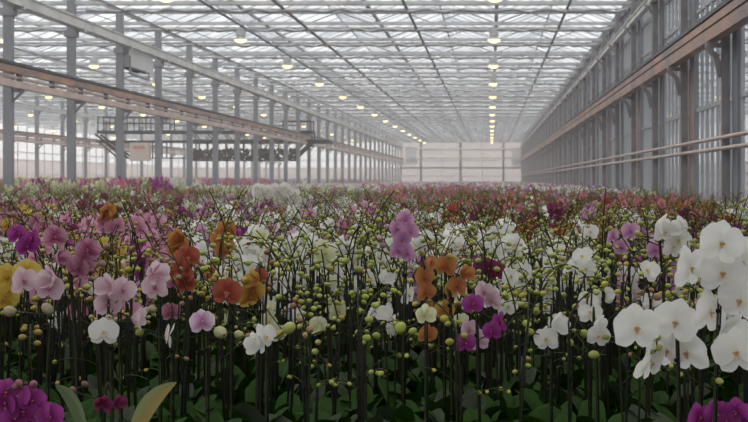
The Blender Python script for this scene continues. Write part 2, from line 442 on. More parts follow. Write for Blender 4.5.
# ------------------------------------------------------------------ lamps
lamp_root = None
def make_lamp():
    e = empty('grow_lamp', (0, 0, 0))
    m = MB(); m.box(-.13, .13, -.09, .09, .10, .22); m.box(-.10, .10, -.07, .07, .22, .25)
    m.bar((-.08, 0, .24), (-.02, 0, .36), .02); m.bar((.08, 0, .24), (.02, 0, .36), .02); m.build('housing', M['lamp_metal'], e)
    m = MB(); m.lathe([(.06, .10), (.12, .08), (.19, .0), (.20, -.01), (.185, .0), (.10, .07)], 14, sx=1.0, sy=.75); m.build('reflector', M['lamp_metal'], e, True)
    m = MB(); m.lathe([(.001, -.10), (.08, -.09), (.15, -.05), (.175, .0), (.16, .02), (.10, .045), (.001, .05)], 14, sx=1.0, sy=.75); m.build('bulb', M['lamp'], e, True)
    return e
rows = [(.08, 'over the aisle', 0, 14), (-6.82, 'beside the near columns', 0, 14), (XL - 3.25, 'in the bay beyond the near columns', 0, 14), (XL2 + 3.3, 'near the second column row', 1, 14), (XL2 - 3.3, 'beyond the second column row', 4, 14), (XL3 + 3.4, 'by the pale far side wall', 5, 14), (XR + 6.9, 'seen through the glazed side wall', -1, 12)]
proto = None
for x, where, a, b in rows:
    for j in range(a, b):
        if proto is None: proto = make_lamp(); o = proto
        else: o = copy_tree(proto)
        o.location = (x, D0 + 9 * j + .25, Z(3.83))
        tag(o, f'glowing yellow lamp {where}, {ORD[j-a]} of its row', 'lamp', 'hanging lamps ' + where)

# ------------------------------------------------------------------ heater unit, cabinets, catwalk
e = empty('air_heater', (XL + .05, 40.45, Z(3.08)))
tag(e, 'light grey air heater box hanging under the white beam between columns', 'heater')
m = MB(); m.add([(-.05, -1.3, .0), (.16, -1.3, .0), (.16, 1.5, .0), (-.05, 1.5, .0), (-.05, -1.3, .48), (.16, -1.3, .48), (.16, 1.5, .48), (-.05, 1.5, .48)],
      [(3, 2, 1, 0), (4, 5, 6, 7), (0, 1, 5, 4), (1, 2, 6, 5), (2, 3, 7, 6), (3, 0, 4, 7)]); m.build('casing', M['heater'], e)
m = MB()
for i in range(7): m.bar((0, -.9 + i * .18, -.06), (.2, -.9 + i * .18, -.01), .13, .02)
m.box(-.02, .2, -1.2, .4, -.04, .0); m.build('louvre', M['dark'], e)
m = MB(); m.bar((.2, -1.4, -.18), (.2, .8, -.22), .06); m.bar((.2, -1.35, .3), (.2, -1.35, -.2), .04); m.bar((.2, .8, -.2), (.2, .8, 0), .04)
m.bar((0, -1.1, .46), (0, -1.1, .55), .04); m.bar((0, .4, .46), (0, .4, .55), .04); m.build('bracket', M['thin'], e)

for x, z0, z1, w, lb in ((XL + 1.15, 1.75, 3.55, 1.2, 'pale grey unit box hung at the end wall beside the near column row'), (XR - .75, 1.55, 3.5, 1.0, 'pale grey unit box on the end wall beside the glazed side wall')):
    e = empty('heating_unit', (x, YE - .6, Z(z0)))
    tag(e, lb, 'unit')
    m = MB(); m.box(-w / 2, w / 2, -.35, .5, 0, z1 - z0); m.build('casing', M['box'], e)
    m = MB(); m.box(-w / 2 - .04, w / 2 + .04, -.4, .5, z1 - z0, z1 - z0 + .08)
    for i in range(5): m.box(-w * .38, w * .38, -.37, -.35, .25 + i * .12, .30 + i * .12)
    m.build('grille', M['bar'], e)

YC = 76.5
def cx(px): return (px - VX) * YC / F
def ch(py): return (VY - py) * YC / F
e = empty('catwalk', (cx(200), YC, Z(ch(141))))
tag(e, 'dark steel catwalk with railing crossing the bay behind the near columns', 'catwalk')
off = Vector((cx(200), YC, Z(ch(141))))
def cpart(name, segs, mat, w=.07):
    m = MB()
    for s_ in segs:
        ww = s_[4] if len(s_) > 4 else w
        for dy in (0, 1.1):
            m.bar(Vector((cx(s_[0]), YC + dy, Z(ch(s_[1])))) - off, Vector((cx(s_[2]), YC + dy, Z(ch(s_[3])))) - off, ww, ww)
    m.build(name, mat, e)
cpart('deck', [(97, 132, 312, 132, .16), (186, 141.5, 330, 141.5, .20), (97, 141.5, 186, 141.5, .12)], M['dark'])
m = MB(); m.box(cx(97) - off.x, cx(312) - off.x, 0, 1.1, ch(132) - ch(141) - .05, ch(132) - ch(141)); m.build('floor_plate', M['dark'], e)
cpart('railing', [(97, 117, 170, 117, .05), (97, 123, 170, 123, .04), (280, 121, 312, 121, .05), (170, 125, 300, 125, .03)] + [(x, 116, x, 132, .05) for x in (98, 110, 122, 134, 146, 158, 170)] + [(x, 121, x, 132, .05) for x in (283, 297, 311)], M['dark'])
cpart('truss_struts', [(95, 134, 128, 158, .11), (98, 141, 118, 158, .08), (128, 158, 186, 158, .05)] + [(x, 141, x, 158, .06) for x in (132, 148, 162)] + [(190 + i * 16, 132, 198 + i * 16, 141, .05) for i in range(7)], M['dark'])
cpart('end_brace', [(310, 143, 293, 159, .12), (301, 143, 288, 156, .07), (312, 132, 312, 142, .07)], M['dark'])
e2 = empty('plant_rack', (cx(243), YC + .5, Z(ch(161))))
tag(e2, 'long dark rack of brown-green plants hanging below the catwalk', 'rack')
m = MB(); H = ch(150) - ch(161); W = (cx(296) - cx(190)) / 2
m.box(-W, W, -.4, .4, 0, .07); m.box(-W, W, -.4, -.36, .12, .2)
for i in range(13): m.box(-W + i * W / 6 - .03, -W + i * W / 6 + .03, -.42, -.36, 0, H + .5)
m.build('tray', M['dark'], e2)
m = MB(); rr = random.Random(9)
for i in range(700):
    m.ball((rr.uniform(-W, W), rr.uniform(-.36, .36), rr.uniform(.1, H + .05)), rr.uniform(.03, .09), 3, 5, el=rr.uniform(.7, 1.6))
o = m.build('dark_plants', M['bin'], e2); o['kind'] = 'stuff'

e = empty('cabinet', (cx(142.5), YC - .5, Z(ch(161))))
tag(e, 'cream cabinet with red lettering hanging under the dark catwalk', 'cabinet')
m = MB(); w = 1.0; h = ch(143) - ch(161)
m.box(-w / 2, w / 2, -.25, .3, 0, h)
for i in range(6): m.box(-w * .38 + i * .14, -w * .38 + i * .14 + .03, -.262, -.25, .12, h * .52)
m.build('casing', M['signbox'], e)
m = MB(); m.bar((-.4, 0, h), (-.4, 0, h + .1), .05); m.bar((.4, 0, h), (.4, 0, h + .1), .05); m.build('hanger', M['dark'], e)
m = MB(); m.box(-.30, .29, -.262, -.25, h * .66, h * .68)
xx = -.30; rr = random.Random(4)
for w_, h_ in ((.07, .10), (.05, .14), (.09, .10), (.06, .10), (.08, .15), (.07, .15), (.06, .12)):
    m.box(xx, xx + .02, -.262, -.25, h * .70, h * .70 + h_); m.box(xx, xx + w_, -.262, -.25, h * .70 + h_ - .025, h * .70 + h_)
    m.box(xx + w_ - .02, xx + w_, -.262, -.25, h * .70, h * .70 + h_ * .7); xx += w_ + .018
m.build('lettering', M['red'], e)

# ------------------------------------------------------------------ benches
BZ = .77
def bench(x0, x1, y0, y1, label):
    e = empty('growing_bench', ((x0 + x1) / 2, y0, 0)); W = (x1 - x0) / 2; tag(e, label, 'bench')
    m = MB(); m.box(-W, W, 0, y1 - y0, BZ - .04, BZ)
    m.box(-W - .03, -W, 0, y1 - y0, BZ - .06, BZ + .02); m.box(W, W + .03, 0, y1 - y0, BZ - .06, BZ + .02); m.box(-W, W, -.03, 0, BZ - .06, BZ + .02)
    m.build('bench_top', M['bench'], e)
    y = .6
    while y < min(y1 - y0, 40):
        for sx in (-W + .3, W - .3):
            q = MB(); q.box(sx - .03, sx + .03, y - .03, y + .03, 0, BZ - .04); q.build('leg', M['steel'], e)
        y += 6
bench(-9.75, 2.95, 2.6, YE - 1.5, 'long metal growing bench under the orchids in the main bay')
bench(XL2 + .4, XL - .35, 30, YE - 1.5, 'metal growing bench under the orchids beyond the near columns')
bench(XL3 + .6, XL2 - .35, 60, YE - 1.5, 'metal growing bench under the orchids by the far pale wall')

# ------------------------------------------------------------------ orchids
PAL = {   # sepal/petal colour, tip colour, lip colour, vein colour, vein strength
    'white':   ((.84, .83, .78), (.87, .86, .83), (.80, .62, .22), None, 0),
    'cream':   ((.66, .68, .36), (.82, .82, .62), (.70, .55, .15), None, 0),
    'blush':   ((.64, .40, .48), (.78, .63, .68), (.42, .08, .22), None, 0),
    'purplelip': ((.50, .14, .40), (.88, .84, .86), (.30, .01, .22), None, 0),
    'pink':    ((.60, .24, .38), (.72, .42, .52), (.40, .05, .16), None, 0),
    'lilac':   ((.52, .22, .44), (.70, .44, .62), (.42, .04, .25), None, 0),
    'rose':    ((.58, .16, .20), (.66, .32, .34), (.50, .05, .10), None, 0),
    'magenta': ((.28, .02, .20), (.42, .08, .34), (.30, .01, .10), None, 0),
    'plum':    ((.16, .015, .07), (.26, .05, .13), (.25, .01, .06), None, 0),
    'veined':  ((.30, .03, .12), (.62, .38, .46), (.25, .01, .08), (.28, .03, .13), .35),
    'orange':  ((.42, .13, .045), (.54, .27, .10), (.36, .03, .03), None, 0),
    'amber':   ((.44, .17, .04), (.60, .42, .10), (.36, .05, .03), None, 0),
    'red':     ((.34, .055, .035), (.43, .13, .08), (.60, .30, .26), None, 0),
    'yellow':  ((.58, .40, .05), (.66, .54, .14), (.42, .12, .04), None, 0),
}
BUD = {'white': ((.26, .29, .06), (.46, .48, .15)), 'cream': ((.25, .30, .05), (.42, .47, .11)), 'yellow': ((.30, .29, .05), (.46, .41, .08)),
       'pink': ((.26, .16, .09), (.36, .20, .15)), 'lilac': ((.28, .21, .14), (.40, .27, .26)), 'rose': ((.26, .15, .07), (.34, .19, .11)),
       'magenta': ((.20, .10, .09), (.28, .09, .15)), 'plum': ((.16, .10, .06), (.20, .10, .09)), 'veined': ((.24, .15, .08), (.34, .20, .15)),
       'orange': ((.32, .26, .07), (.48, .33, .10)), 'amber': ((.30, .27, .06), (.46, .34, .09)), 'red': ((.30, .18, .07), (.38, .20, .08)), 'blush': ((.30, .28, .14), (.46, .36, .28)), 'purplelip': ((.30, .32, .12), (.46, .42, .24))}
STEMCOL = {}
DK_STEM = (.018, .019, .009)

def flower_into(m, kind, R=.045, lod=0, rng=None, x=0):
    """one bloom facing -Y: three sepals, two broad petals, lip and column"""
    a, b, lip, vc, vs = PAL[kind]
    r = rng or random.Random(1)
    if lod == 0: nu, nv = 6, 4
    elif lod == 1: nu, nv = 3, 2
    else: nu, nv = 2, 1
    thr = tuple(a[i] * .8 + lip[i] * .2 for i in range(3))
    for ang in (0, 2.25, -2.25):
        m.petal(R * 1.0, R * .86, ang + r.uniform(-.08, .08), a, b, base=R * .04, cup=.10 + r.uniform(-.05, .12), lift=-.1 * R, nu=nu, nv=nv, p=.6, vcol=vc, veins=vs, throat=thr if lod == 0 else None)
    n0 = len(m.v)
    for sg in (-1, 1):
        m.petal(R * 1.04, R * 1.34, sg * (1.30 + r.uniform(-.06, .06)), a, b, base=R * .03, cup=.10 + r.uniform(-.16, .22), lift=r.uniform(0, .3) * R, nu=nu, nv=nv + (1 if lod == 0 else 0), p=.42, vcol=vc, veins=vs, throat=thr if lod == 0 else None)
    for i in range(n0, len(m.v)): m.v[i] = (m.v[i][0], m.v[i][1] - R * .05, m.v[i][2])
def lip_into(m, kind, R=.045, lod=0):
    a, b, lip, vc, vs = PAL[kind]
    if lod >= 1:
        m.add([(-R * .16, -R * .12, R * .05), (R * .16, -R * .12, R * .05), (R * .10, -R * .35, -R * .42), (-R * .10, -R * .35, -R * .42)], [(0, 1, 2, 3)], lip); return
    n0 = len(m.v)
    lc2 = tuple(min(1, lip[i] * .5 + b[i] * .5) for i in range(3))
    m.petal(R * .36, R * .22, math.pi, lip, lc2, base=R * .02, cup=-.35, nu=4, nv=3, p=.8)
    for sg in (-1, 1): m.petal(R * .20, R * .17, sg * 1.9, lip, lc2, base=R * .02, cup=-.9, nu=3, nv=2, p=.7)
    for i in range(n0, len(m.v)): m.v[i] = (m.v[i][0], m.v[i][1] - R * .16, m.v[i][2])
    m.ball((0, -R * .16, R * .07), R * .075, 3, 6, tuple(min(1, b[i] * .9) for i in range(3)), (0, -1, .3), 1.8)
    m.ball((0, -R * .30, -R * .05), R * .07, 3, 6, (.70, .48, .10), (0, -1, 0), 1.0)

FL = {}
LIPM = {}
for kind in PAL:
    for v in range(2):
        m = MB(); r = random.Random(hash(kind) % 97 if False else sum(map(ord, kind)) + v)
        flower_into(m, kind, .043, 0, r); lip_into(m, kind, .043, 0)
        # pedicel
        sc = (.08, .12, .03)
        m.tube([(0, .004, 0), (0, .018, -.004), (0, .034, -.010)], .0017, 4, sc)
        FL[(kind, v)] = m.mesh('flower', M['petal'], True)
# a folded side-seen bloom (younger, half open)
for kind in PAL:
    m = MB(); a, b, lip, vc, vs = PAL[kind]; r = random.Random(3)
    for ang in (0, 2.2, -2.2, 1.3, -1.3): m.petal(.040, .034 if abs(ang) != 1.3 else .046, ang, a, b, base=.002, cup=-.75, lift=.022, nu=4, nv=3, p=.55)
    m.tube([(0, .002, 0), (0, .018, -.004), (0, .030, -.010)], .0017, 4, (.08, .12, .03))
    FL[(kind, 2)] = m.mesh('flower', M['petal'], True)
BM = {}
for kind in PAL:
    m = MB(); m.ball((0, 0, .010), .0088, 5, 8, BUD[kind][0], (0, 0, 1), 1.28, tip=BUD[kind][1])
    m.tube([(0, 0, -.013), (0, .001, 0)], .0014, 4, (.07, .10, .03))
    BM[kind] = m.mesh('bud', M['green'], True)
# big white bloom with its own lip part
m = MB(); flower_into(m, 'white', .056, 0, random.Random(11)); BIGW = m.mesh('flower', M['petal'], True)
m = MB(); PAL['_lip'] = ((.85, .75, .3), (.88, .86, .80), (.52, .24, .05), None, 0); lip_into(m, '_lip', .042); LIPW = m.mesh('lip', M['petal'], True)
m = MB()
for i, ang in enumerate((0, 2.2, -2.2, 1.3, -1.3)): m.petal(.058, .046 if i < 3 else .066, ang, PAL['white'][0], PAL['white'][1], base=.002, cup=-.55, lift=.024, nu=5, nv=4, p=.5)
BIGS = m.mesh('flower', M['petal'], True)

def leaves_into(m, rng, n=6, L0=.19, lod=0, pale=0.0, z0=.11):
    phi = rng.uniform(0, 6.28)
    for i in range(n):
        phi += math.pi * rng.uniform(.75, 1.2) if i % 2 else .6
        L = L0 * rng.uniform(.85, 1.25); W = L * rng.uniform(.34, .45); el = math.radians(rng.uniform(56, 88))
        g = rng.uniform(.75, 1.3)
        c0 = (.018 * g, .052 * g, .005 * g); c1 = (.027 * g, .070 * g, .008 * g)
        if rng.random() < .08 + pale: c0 = (.045, .065, .04); c1 = (.065, .085, .045)
        nu = 7 if lod == 0 else (3 if lod == 1 else 2); nv = 4 if lod == 0 else 2
        vs = []; cs = []
        x = 0; z = z0; e_ = el; px_, pz = [], []
        for k in range(nu + 1):
            px_.append(x); pz.append(z); x += math.cos(e_) * L / nu; z += math.sin(e_) * L / nu; e_ -= math.radians(rng.uniform(28, 60)) / nu
        for k in range(nu + 1):
            u = k / nu; w = W / 2 * (math.sin(math.pi * (.12 + .80 * u) ** 1.05) ** .7) if k < nu else W * .06
            for j in range(nv + 1):
                v = -1 + 2 * j / nv
                lx = px_[k] - .0; ly = w * v; lz = pz[k] + abs(v) * w * .30
                vs.append((lx * math.cos(phi) - ly * math.sin(phi), lx * math.sin(phi) + ly * math.cos(phi), lz))
                cs.append(tuple(c0[q] * (1 - abs(v)) + c1[q] * abs(v) for q in range(3)))
        nn = nv + 1
        m.add(vs, [(a * nn + b, a * nn + b + 1, (a + 1) * nn + b + 1, (a + 1) * nn + b) for a in range(nu) for b in range(nv)], cs)

def spike_path(rng, x0, y0, h, phi, droop=1.0, nseg=12):
    """rises beside its stake, then arches over; returns points and index where the raceme starts"""
    pts = [Vector((x0, y0, .10))]
    lx, ly = rng.uniform(-.035, .035), rng.uniform(-.03, .03)
    up = h * rng.uniform(.80, .90)
    for i in range(1, 7):
        t = i / 6; pts.append(Vector((x0 + lx * t + .004 * math.sin(t * 7), y0 + ly * t, .10 + up * t)))
    start = len(pts) - 2
    th = math.radians(82); p = pts[-1].copy(); L = rng.uniform(.17, .27); k = 9
    for i in range(k):
        th -= math.radians(rng.uniform(9, 19)) * droop
        p = p + Vector((math.cos(phi) * math.cos(th), math.sin(phi) * math.cos(th), math.sin(th))) * L / k
        pts.append(p.copy())
    return pts, start
POTM = None
def pot_mesh():
    m = MB(); m.lathe([(.001, 0), (.042, 0), (.058, .105), (.061, .105), (.061, .115), (.055, .115), (.053, .098), (.001, .096)], 14); return m.mesh('pot', M['pot'], True)
POTM = pot_mesh()
NV = 10
LEAFM = []
for i in range(NV):
    m = MB(); leaves_into(m, random.Random(100 + i), rng_n := 6 + i % 2, .19 + .012 * (i % 3)); LEAFM.append(m.mesh('foliage', M['leaf'], True))

def spike_variant(seed, lod=0, h=.64):
    """one raceme: mesh arrays plus anchors (position, outward direction, is_tip)"""
    r = random.Random(seed); phi = r.uniform(0, 6.28)
    pts, st = spike_path(r, r.uniform(-.02, .02), r.uniform(-.02, .02), h * r.uniform(.88, 1.08), phi, r.uniform(.6, 1.2) if r.random() < .58 else r.uniform(.12, .42))
    anchors = []
    n = len(pts); k = 0
    side = Vector((-math.sin(phi), math.cos(phi), 0))
    for i in range(st, n):
        d = (pts[i] - pts[i - 1]).normalized()
        out = (side * (1 if k % 2 else -1) * .9 + Vector((0, 0, -.35)) + d * .35).normalized()
        anchors.append((pts[i], out, i / n)); k += 1
    branches = []
    if r.random() < .7:   # side branch from below the raceme
        b0 = pts[st - 1]; ph2 = phi + r.uniform(1.2, 4.5); th = math.radians(50); p = b0.copy(); bp = [b0]
        for i in range(5):
            th -= math.radians(r.uniform(4, 18)); p = p + Vector((math.cos(ph2) * math.cos(th), math.sin(ph2) * math.cos(th), math.sin(th))) * .034
            bp.append(p.copy())
            if i > 0: anchors.append((p.copy(), Vector((-math.sin(ph2) * (1 if i % 2 else -1), math.cos(ph2) * (1 if i % 2 else -1), -.3)).normalized(), .9))
        branches.append(bp)
    return pts, branches, anchors, st

def stem_into(m, pts, branches, lod=0, col=DK_STEM):
    n = 6 if lod == 0 else (4 if lod == 1 else 3)
    P = pts if lod < 2 else [pts[0], pts[6], pts[8], pts[11], pts[-1]]
    k = len(P); c2 = tuple(c * 2.6 for c in col)
    rs = [(.0040 if lod < 2 else .0036) * (1 - .55 * i / (k - 1)) for i in range(k)]
    cols = []
    m.tube(P, rs, n, col, cap=False)
    for i in range(k): 
        t = i / (k - 1)
        for j in range(n): m.c[-(k - i) * n + j] = tuple(col[q] * (1 - t) + c2[q] * t for q in range(3))
    for b in branches: m.tube(b, .0018 if lod < 2 else .0024, n, c2, cap=False)
    if lod == 0:
        for i in (2, 3, 4, 5): m.ball(pts[i], .0045, 2, 5, tuple(c * 1.4 for c in col), (0, 0, 1), .8)

SV = []
for i in range(20):
    pts, br, an, st = spike_variant(500 + i)
    m = MB(); stem_into(m, pts, br, 0)
    me = m.mesh('flower_spike', M['green'], True)
    q = MB(); q.tube([(pts[0].x + .005, pts[0].y + .003, .09), (pts[3].x + .006, pts[3].y + .004, pts[3].z), (pts[5].x + .006, pts[5].y + .004, pts[5].z + .05)], .0036, 5)
    for j in (2, 4): q.lathe([(.0065, -.004), (.0075, 0), (.0065, .004)], 6, c=(pts[j].x + .003, pts[j].y + .002, pts[j].z))
    SV.append((me, q.mesh('stake', M['stake'], True), an, pts))
# versions with their small buds left on the stem, for plants further back
SVB = {}
def svb(i, kind):
    if (i, kind) not in SVB:
        pts, br, an, st = spike_variant(500 + i)
        m = MB(); stem_into(m, pts, br, 1)
        for (p, d, t) in an[2:]:
            if (int(p.x * 9000) % 10) < 5: continue
            m.ball(p + d * .016, .0076 * (1.15 - .4 * t), 3, 6, BUD[kind][0], d, 1.25, tip=BUD[kind][1])
            m.tube([p, p + d * .010], .0012, 3, (.07, .10, .03), cap=False)
        SVB[(i, kind)] = m.mesh('flower_spike', M['green'], True)
    return SVB[(i, kind)]

def face_rot(rng, spread=1.15):
    return Euler((rng.uniform(-.60, .15), rng.uniform(-.35, .35), rng.gauss(0, spread)))
def dir_rot(d):
    return Vector((0, 0, 1)).rotation_difference(d).to_euler()

PLANTS = []   # (root, x, d, kind, nblooms, hand_name)
def orchid(x, d, kind, rng, blooms=None, detailed=True, dz=0, hand=None, scale=1.0, nsp=None):
    root = empty('potted_orchid', (x, d, BZ)); rz = rng.uniform(0, 6.28)
    e_rot = rz
    R = Matrix.Rotation(e_rot, 3, 'Z')
    p = link('pot', POTM, root)
    lf = link('foliage', LEAFM[rng.randrange(NV)], root); lf.rotation_euler = (0, 0, e_rot)
    ns = nsp or (2 if rng.random() < .72 else 1); nb = 0
    want = rng.choice((0, 0, 1, 2, 3)) if blooms is None else blooms
    for s in range(ns):
        i = rng.randrange(len(SV)); me, st, an, pts = SV[i]
        ang = rng.uniform(0, 6.28); Rm = Matrix.Rotation(ang, 3, 'Z'); sc = scale * rng.uniform(.93, 1.07)
        off = Vector((rng.uniform(-.015, .015), rng.uniform(-.015, .015), 0))
        w = want // ns + (1 if s < want % ns else 0)
        sp = link('flower_spike', me if detailed else svb(i, kind), root); sp.rotation_euler = (0, 0, ang); sp.scale = (1, 1, sc); sp.location = off
        if rng.random() < .8: k_ = link('stake', st, root); k_.rotation_euler = (0, 0, ang); k_.scale = (1, 1, sc); k_.location = off
        for j, (q, dd, t) in enumerate(an):
            pos = Rm @ q; pos.z *= sc; pos += off; dr = Rm @ dd
            if j < w * 1 + 0:
                fr = face_rot(rng)
                v = 2 if rng.random() < .15 else rng.randrange(2)
                f = link('flower', FL[(kind, v)], root); f.rotation_euler = fr
                bv = fr.to_matrix() @ Vector((0, .034, -.010)); f.location = pos - bv + dr * .006
                s_ = rng.uniform(.72, .95) * (1.0 if d < 5.4 else 1.22); f.scale = (s_, s_, s_); nb += 1
            elif detailed and j >= 2 and rng.random() < .50:
                b = link('bud', BM[kind], root); b.location = pos + dr * .012; b.rotation_euler = dir_rot(dr)
                s_ = (1.2 - .5 * max(0, t - .5) * 2) * rng.uniform(.8, 1.15); b.scale = (s_, s_, s_)
    PLANTS.append((root, x, d, kind, nb, hand))
    return root

def hand_orchid(name, label, kind, d, blooms, basepx=None, buds=(), size=1.0, big=False, leafpale=0, toppy=None, stake=True, group=None, xbase=None, lean=0):
    """a plant whose racemes carry blooms at known spots (px, py, yaw, variant)"""
    rng = random.Random(sum(map(ord, name)) * 7 + int(d * 100))
    xs = [at(b[0], b[1], d)[0] for b in blooms]
    X = xbase if xbase is not None else sum(xs) / len(xs)
    root = empty('potted_orchid', (X, d, BZ)); O = Vector((X, d, BZ))
    link('pot', POTM, root); lf = link('foliage', LEAFM[rng.randrange(NV)], root); lf.rotation_euler = (0, 0, rng.uniform(0, 6))
    P = [Vector(at(b[0], b[1], d + (b[4] if len(b) > 4 else 0))) - O for b in blooms]
    order = sorted(range(len(P)), key=lambda i: -P[i].z)
    top = P[order[0]]
    s0 = Vector((rng.uniform(-.012, .012), .03, .10))
    side = 1 if rng.random() < .5 else -1
    az = top.z + .03 if toppy is None else (Vector(at(0, toppy, d)).z - BZ)
    pts = [s0]
    ax = s0.x + (top.x - s0.x) * .75 + lean
    for t in (.25, .5, .75, .92): pts.append(Vector((s0.x + (ax - s0.x) * t * t, .03 + .015 * t, .10 + (az - .10) * t)))
    pts.append(Vector((ax * .5 + top.x * .5, .04, az)))
    stem_ct = len(pts)
    for i in order:
        pts.append(P[i] + Vector((0, .07 if big else .034 * size, -.010)))
    for b in buds:
        pts.append(Vector(at(b[0], b[1], d)) - O + Vector((0, .01, 0)))
    m = MB(); k = len(pts)
    # smooth the path
    sm = []
    for i in range(k - 1):
        p0, p1, p2, p3 = pts[max(i - 1, 0)], pts[i], pts[i + 1], pts[min(i + 2, k - 1)]
        for q in range(4):
            t = q / 4; sm.append(.5 * ((2 * p1) + (-p0 + p2) * t + (2 * p0 - 5 * p1 + 4 * p2 - p3) * t * t + (-p0 + 3 * p1 - 3 * p2 + p3) * t ** 3))
    sm.append(pts[-1]); n_ = len(sm)
    m.tube(sm, [.0036 * (1 - .5 * i / n_) for i in range(n_)], 6, (.035, .040, .018), cap=False)
    m.build('flower_spike', M['green'], root, True)
    if stake:
        q = MB(); q.tube([(pts[0].x + .006, .034, .09), (pts[2].x + .006, pts[2].y + .005, pts[2].z), (pts[4].x + .006, pts[4].y + .006, pts[4].z)], .0028, 5)
        for j in (1, 3): q.lathe([(.0065, -.005), (.008, 0), (.0065, .005)], 6, c=tuple(pts[j]))
        q.build('stake', M['stake'], root, True)
    for i, b in enumerate(blooms):
        yaw = b[2] if len(b) > 2 else 0; v = b[3] if len(b) > 3 else 0
        pitch = b[5] if len(b) > 5 else rng.uniform(-.25, .1)
        if big: me = BIGS if v == 2 else BIGW
        else: me = FL[(kind, v)]
        f = link('flower', me, root); f.location = P[i]; f.rotation_euler = (pitch, rng.uniform(-.25, .25), yaw * 1.4); s_ = size * (1 if big or d > 10 else .87) * rng.uniform(.95, 1.06); f.scale = (s_, s_, s_)
        if big and v != 2: link('lip', LIPW, f)['label'] = 'yellow and orange-brown lip'
    for b in buds:
        o = link('bud', BM[kind if kind in BM else 'white'], root); o.location = Vector(at(b[0], b[1], d)) - O; o.rotation_euler = (rng.uniform(.8, 2.0), 0, rng.uniform(0, 6)); s_ = (b[2] if len(b) > 2 else 1.2); o.scale = (s_, s_, s_)
    tag(root, label, 'orchid', group)
    PLANTS.append((root, X, d, kind, len(blooms), name))
    return root

# --- plants one can point at
HO = hand_orchid
HO('tall white orchid', 'tall white orchid with huge blooms in a column, in front beside the side wall', 'white', 3.42,
   [(721, 243, .1, 0, -.03, -.05), (689, 268, .55, 0, .03, 0), (722, 273, .05, 0, .01, -.1), (744, 262, -.5, 1, .05, .1), (709, 312, .5, 0, .03, 0), (741, 300, -.4, 0, .0, .1), (737, 352, -.3, 0, -.04, -.1), (722, 332, .5, 2, .05, .2)],
   buds=[(718, 352, 1.2), (716, 380, .9)], big=True, toppy=226, xbase=.52, lean=.02)
HO('low white orchid', 'white orchid with round blooms hanging low, just beside the tall white one', 'white', 3.5,
   [(636, 328, .15, 0, -.03, -.05), (676, 322, -.15, 0, .0, .05), (649, 362, .75, 1, .02, .25), (688, 352, -.5, 1, .05, .2), (664, 350, .5, 0, .06, .2)],
   buds=[(655, 338, 1.0), (657, 350, .9), (648, 352, .8)], big=True, toppy=296, xbase=.47)
HO('white wall orchid', 'white orchid with a loose cluster of blooms behind the tall white orchid', 'white', 4.9,
   [(664, 232, .3, 0), (680, 240, -.4, 1), (655, 226, .8, 2), (672, 247, .4, 0), (686, 228, -.6, 2)], buds=[(640, 236), (690, 246, 1.4)], size=1.15, toppy=222)
HO('lilac side orchid', 'lilac orchid with small blooms between buds near the white wall-side cluster', 'lilac', 5.0, [(630, 231, .3, 0), (622, 247, -.3, 1), (655, 250, .2, 0), (612, 236, .6, 1)], toppy=224, size=.85)
HO('lilac orchid', 'lilac pink orchid with a tall stack of blooms in the middle of the bed', 'lilac', 4.7,
   [(405, 219, .2, 0, 0, .35), (396, 229, .7, 0), (411, 231, -.3, 1), (402, 239, .2, 0), (397, 250, .5, 1), (408, 253, -.4, 0)], buds=[(385, 228), (380, 238), (386, 246)], toppy=213, size=.82)
HO('orange orchid', 'orange orchid with a long hanging row of blooms beneath the lilac stack', 'orange', 4.55,
   [(424, 262, .9, 2), (424, 277, .4, 0), (426, 292, .3, 0), (427, 334, .4, 0), (423, 307, 1.0, 2)], buds=[(421, 252), (431, 318, 1.5)], toppy=249, size=.85)
HO('copper orchid', 'copper red orchid with hanging blooms beside the long orange one', 'orange', 4.6,
   [(446, 266, -.2, 0), (458, 286, -.5, 1), (462, 275, .5, 2)], buds=[(447, 255), (455, 262)], toppy=252, size=.95)
HO('yellow amber orchid', 'amber yellow orchid with two narrow blooms between the orange orchids', 'amber', 4.8, [(445, 291, .6, 2), (444, 310, .2, 0)], toppy=255, size=.9)
HO('purple orchid', 'purple orchid with dark hanging blooms in the middle of the bed', 'magenta', 4.5,
   [(473, 304, .1, 0), (492, 331, -.2, 0), (465, 343, .3, 0), (500, 322, -.7, 1)], toppy=290, size=.88)
HO('pale pink orchid', 'pale pink orchid with faded blooms among the dark purple ones', 'blush', 4.7,
   [(483, 292, .3, 0), (492, 300, -.4, 1), (468, 330, .5, 0), (478, 340, -.2, 1)], toppy=270, size=1.0)
HO('plum orchid', 'dark plum orchid with small blooms above the purple one', 'plum', 5.2, [(488, 268, .2, 0), (497, 271, -.3, 1), (479, 266, .6, 0)], toppy=255)
HO('red orchid', 'deep red orchid with one large bloom facing the front', 'red', 4.5, [(227, 292, .1, 0)], buds=[(245, 337, 1.2), (216, 281, 1)], toppy=272, size=1.25)
HO('orange yellow orchid', 'orange and yellow orchid with blooms bunched beside the single red one', 'amber', 4.55, [(253, 291, .2, 0), (258, 281, -.4, 2), (249, 297, .5, 1)], buds=[(244, 281, 1.4), (283, 332, 1.7)], toppy=266, size=1.0)
HO('red hooded orchid', 'small orange-red orchid bloom peeking above the orange and yellow one', 'red', 4.7, [(259, 276, .3, 0)], toppy=262, size=.8)
HO('rust orchid', 'rust red orchid with a hanging chain of blooms at the tall orange head', 'red', 4.8,
   [(188, 257, .2, 0), (180, 265, -.4, 1), (182, 285, .4, 2), (184, 276, -.3, 0)], toppy=240, size=1.0)
HO('orange head orchid', 'orange orchid with an arched head above the rust red chain', 'orange', 5.0, [(178, 246, .3, 0, 0, .3), (167, 272, .8, 2), (184, 240, -.4, 2)], toppy=234, size=1.1)
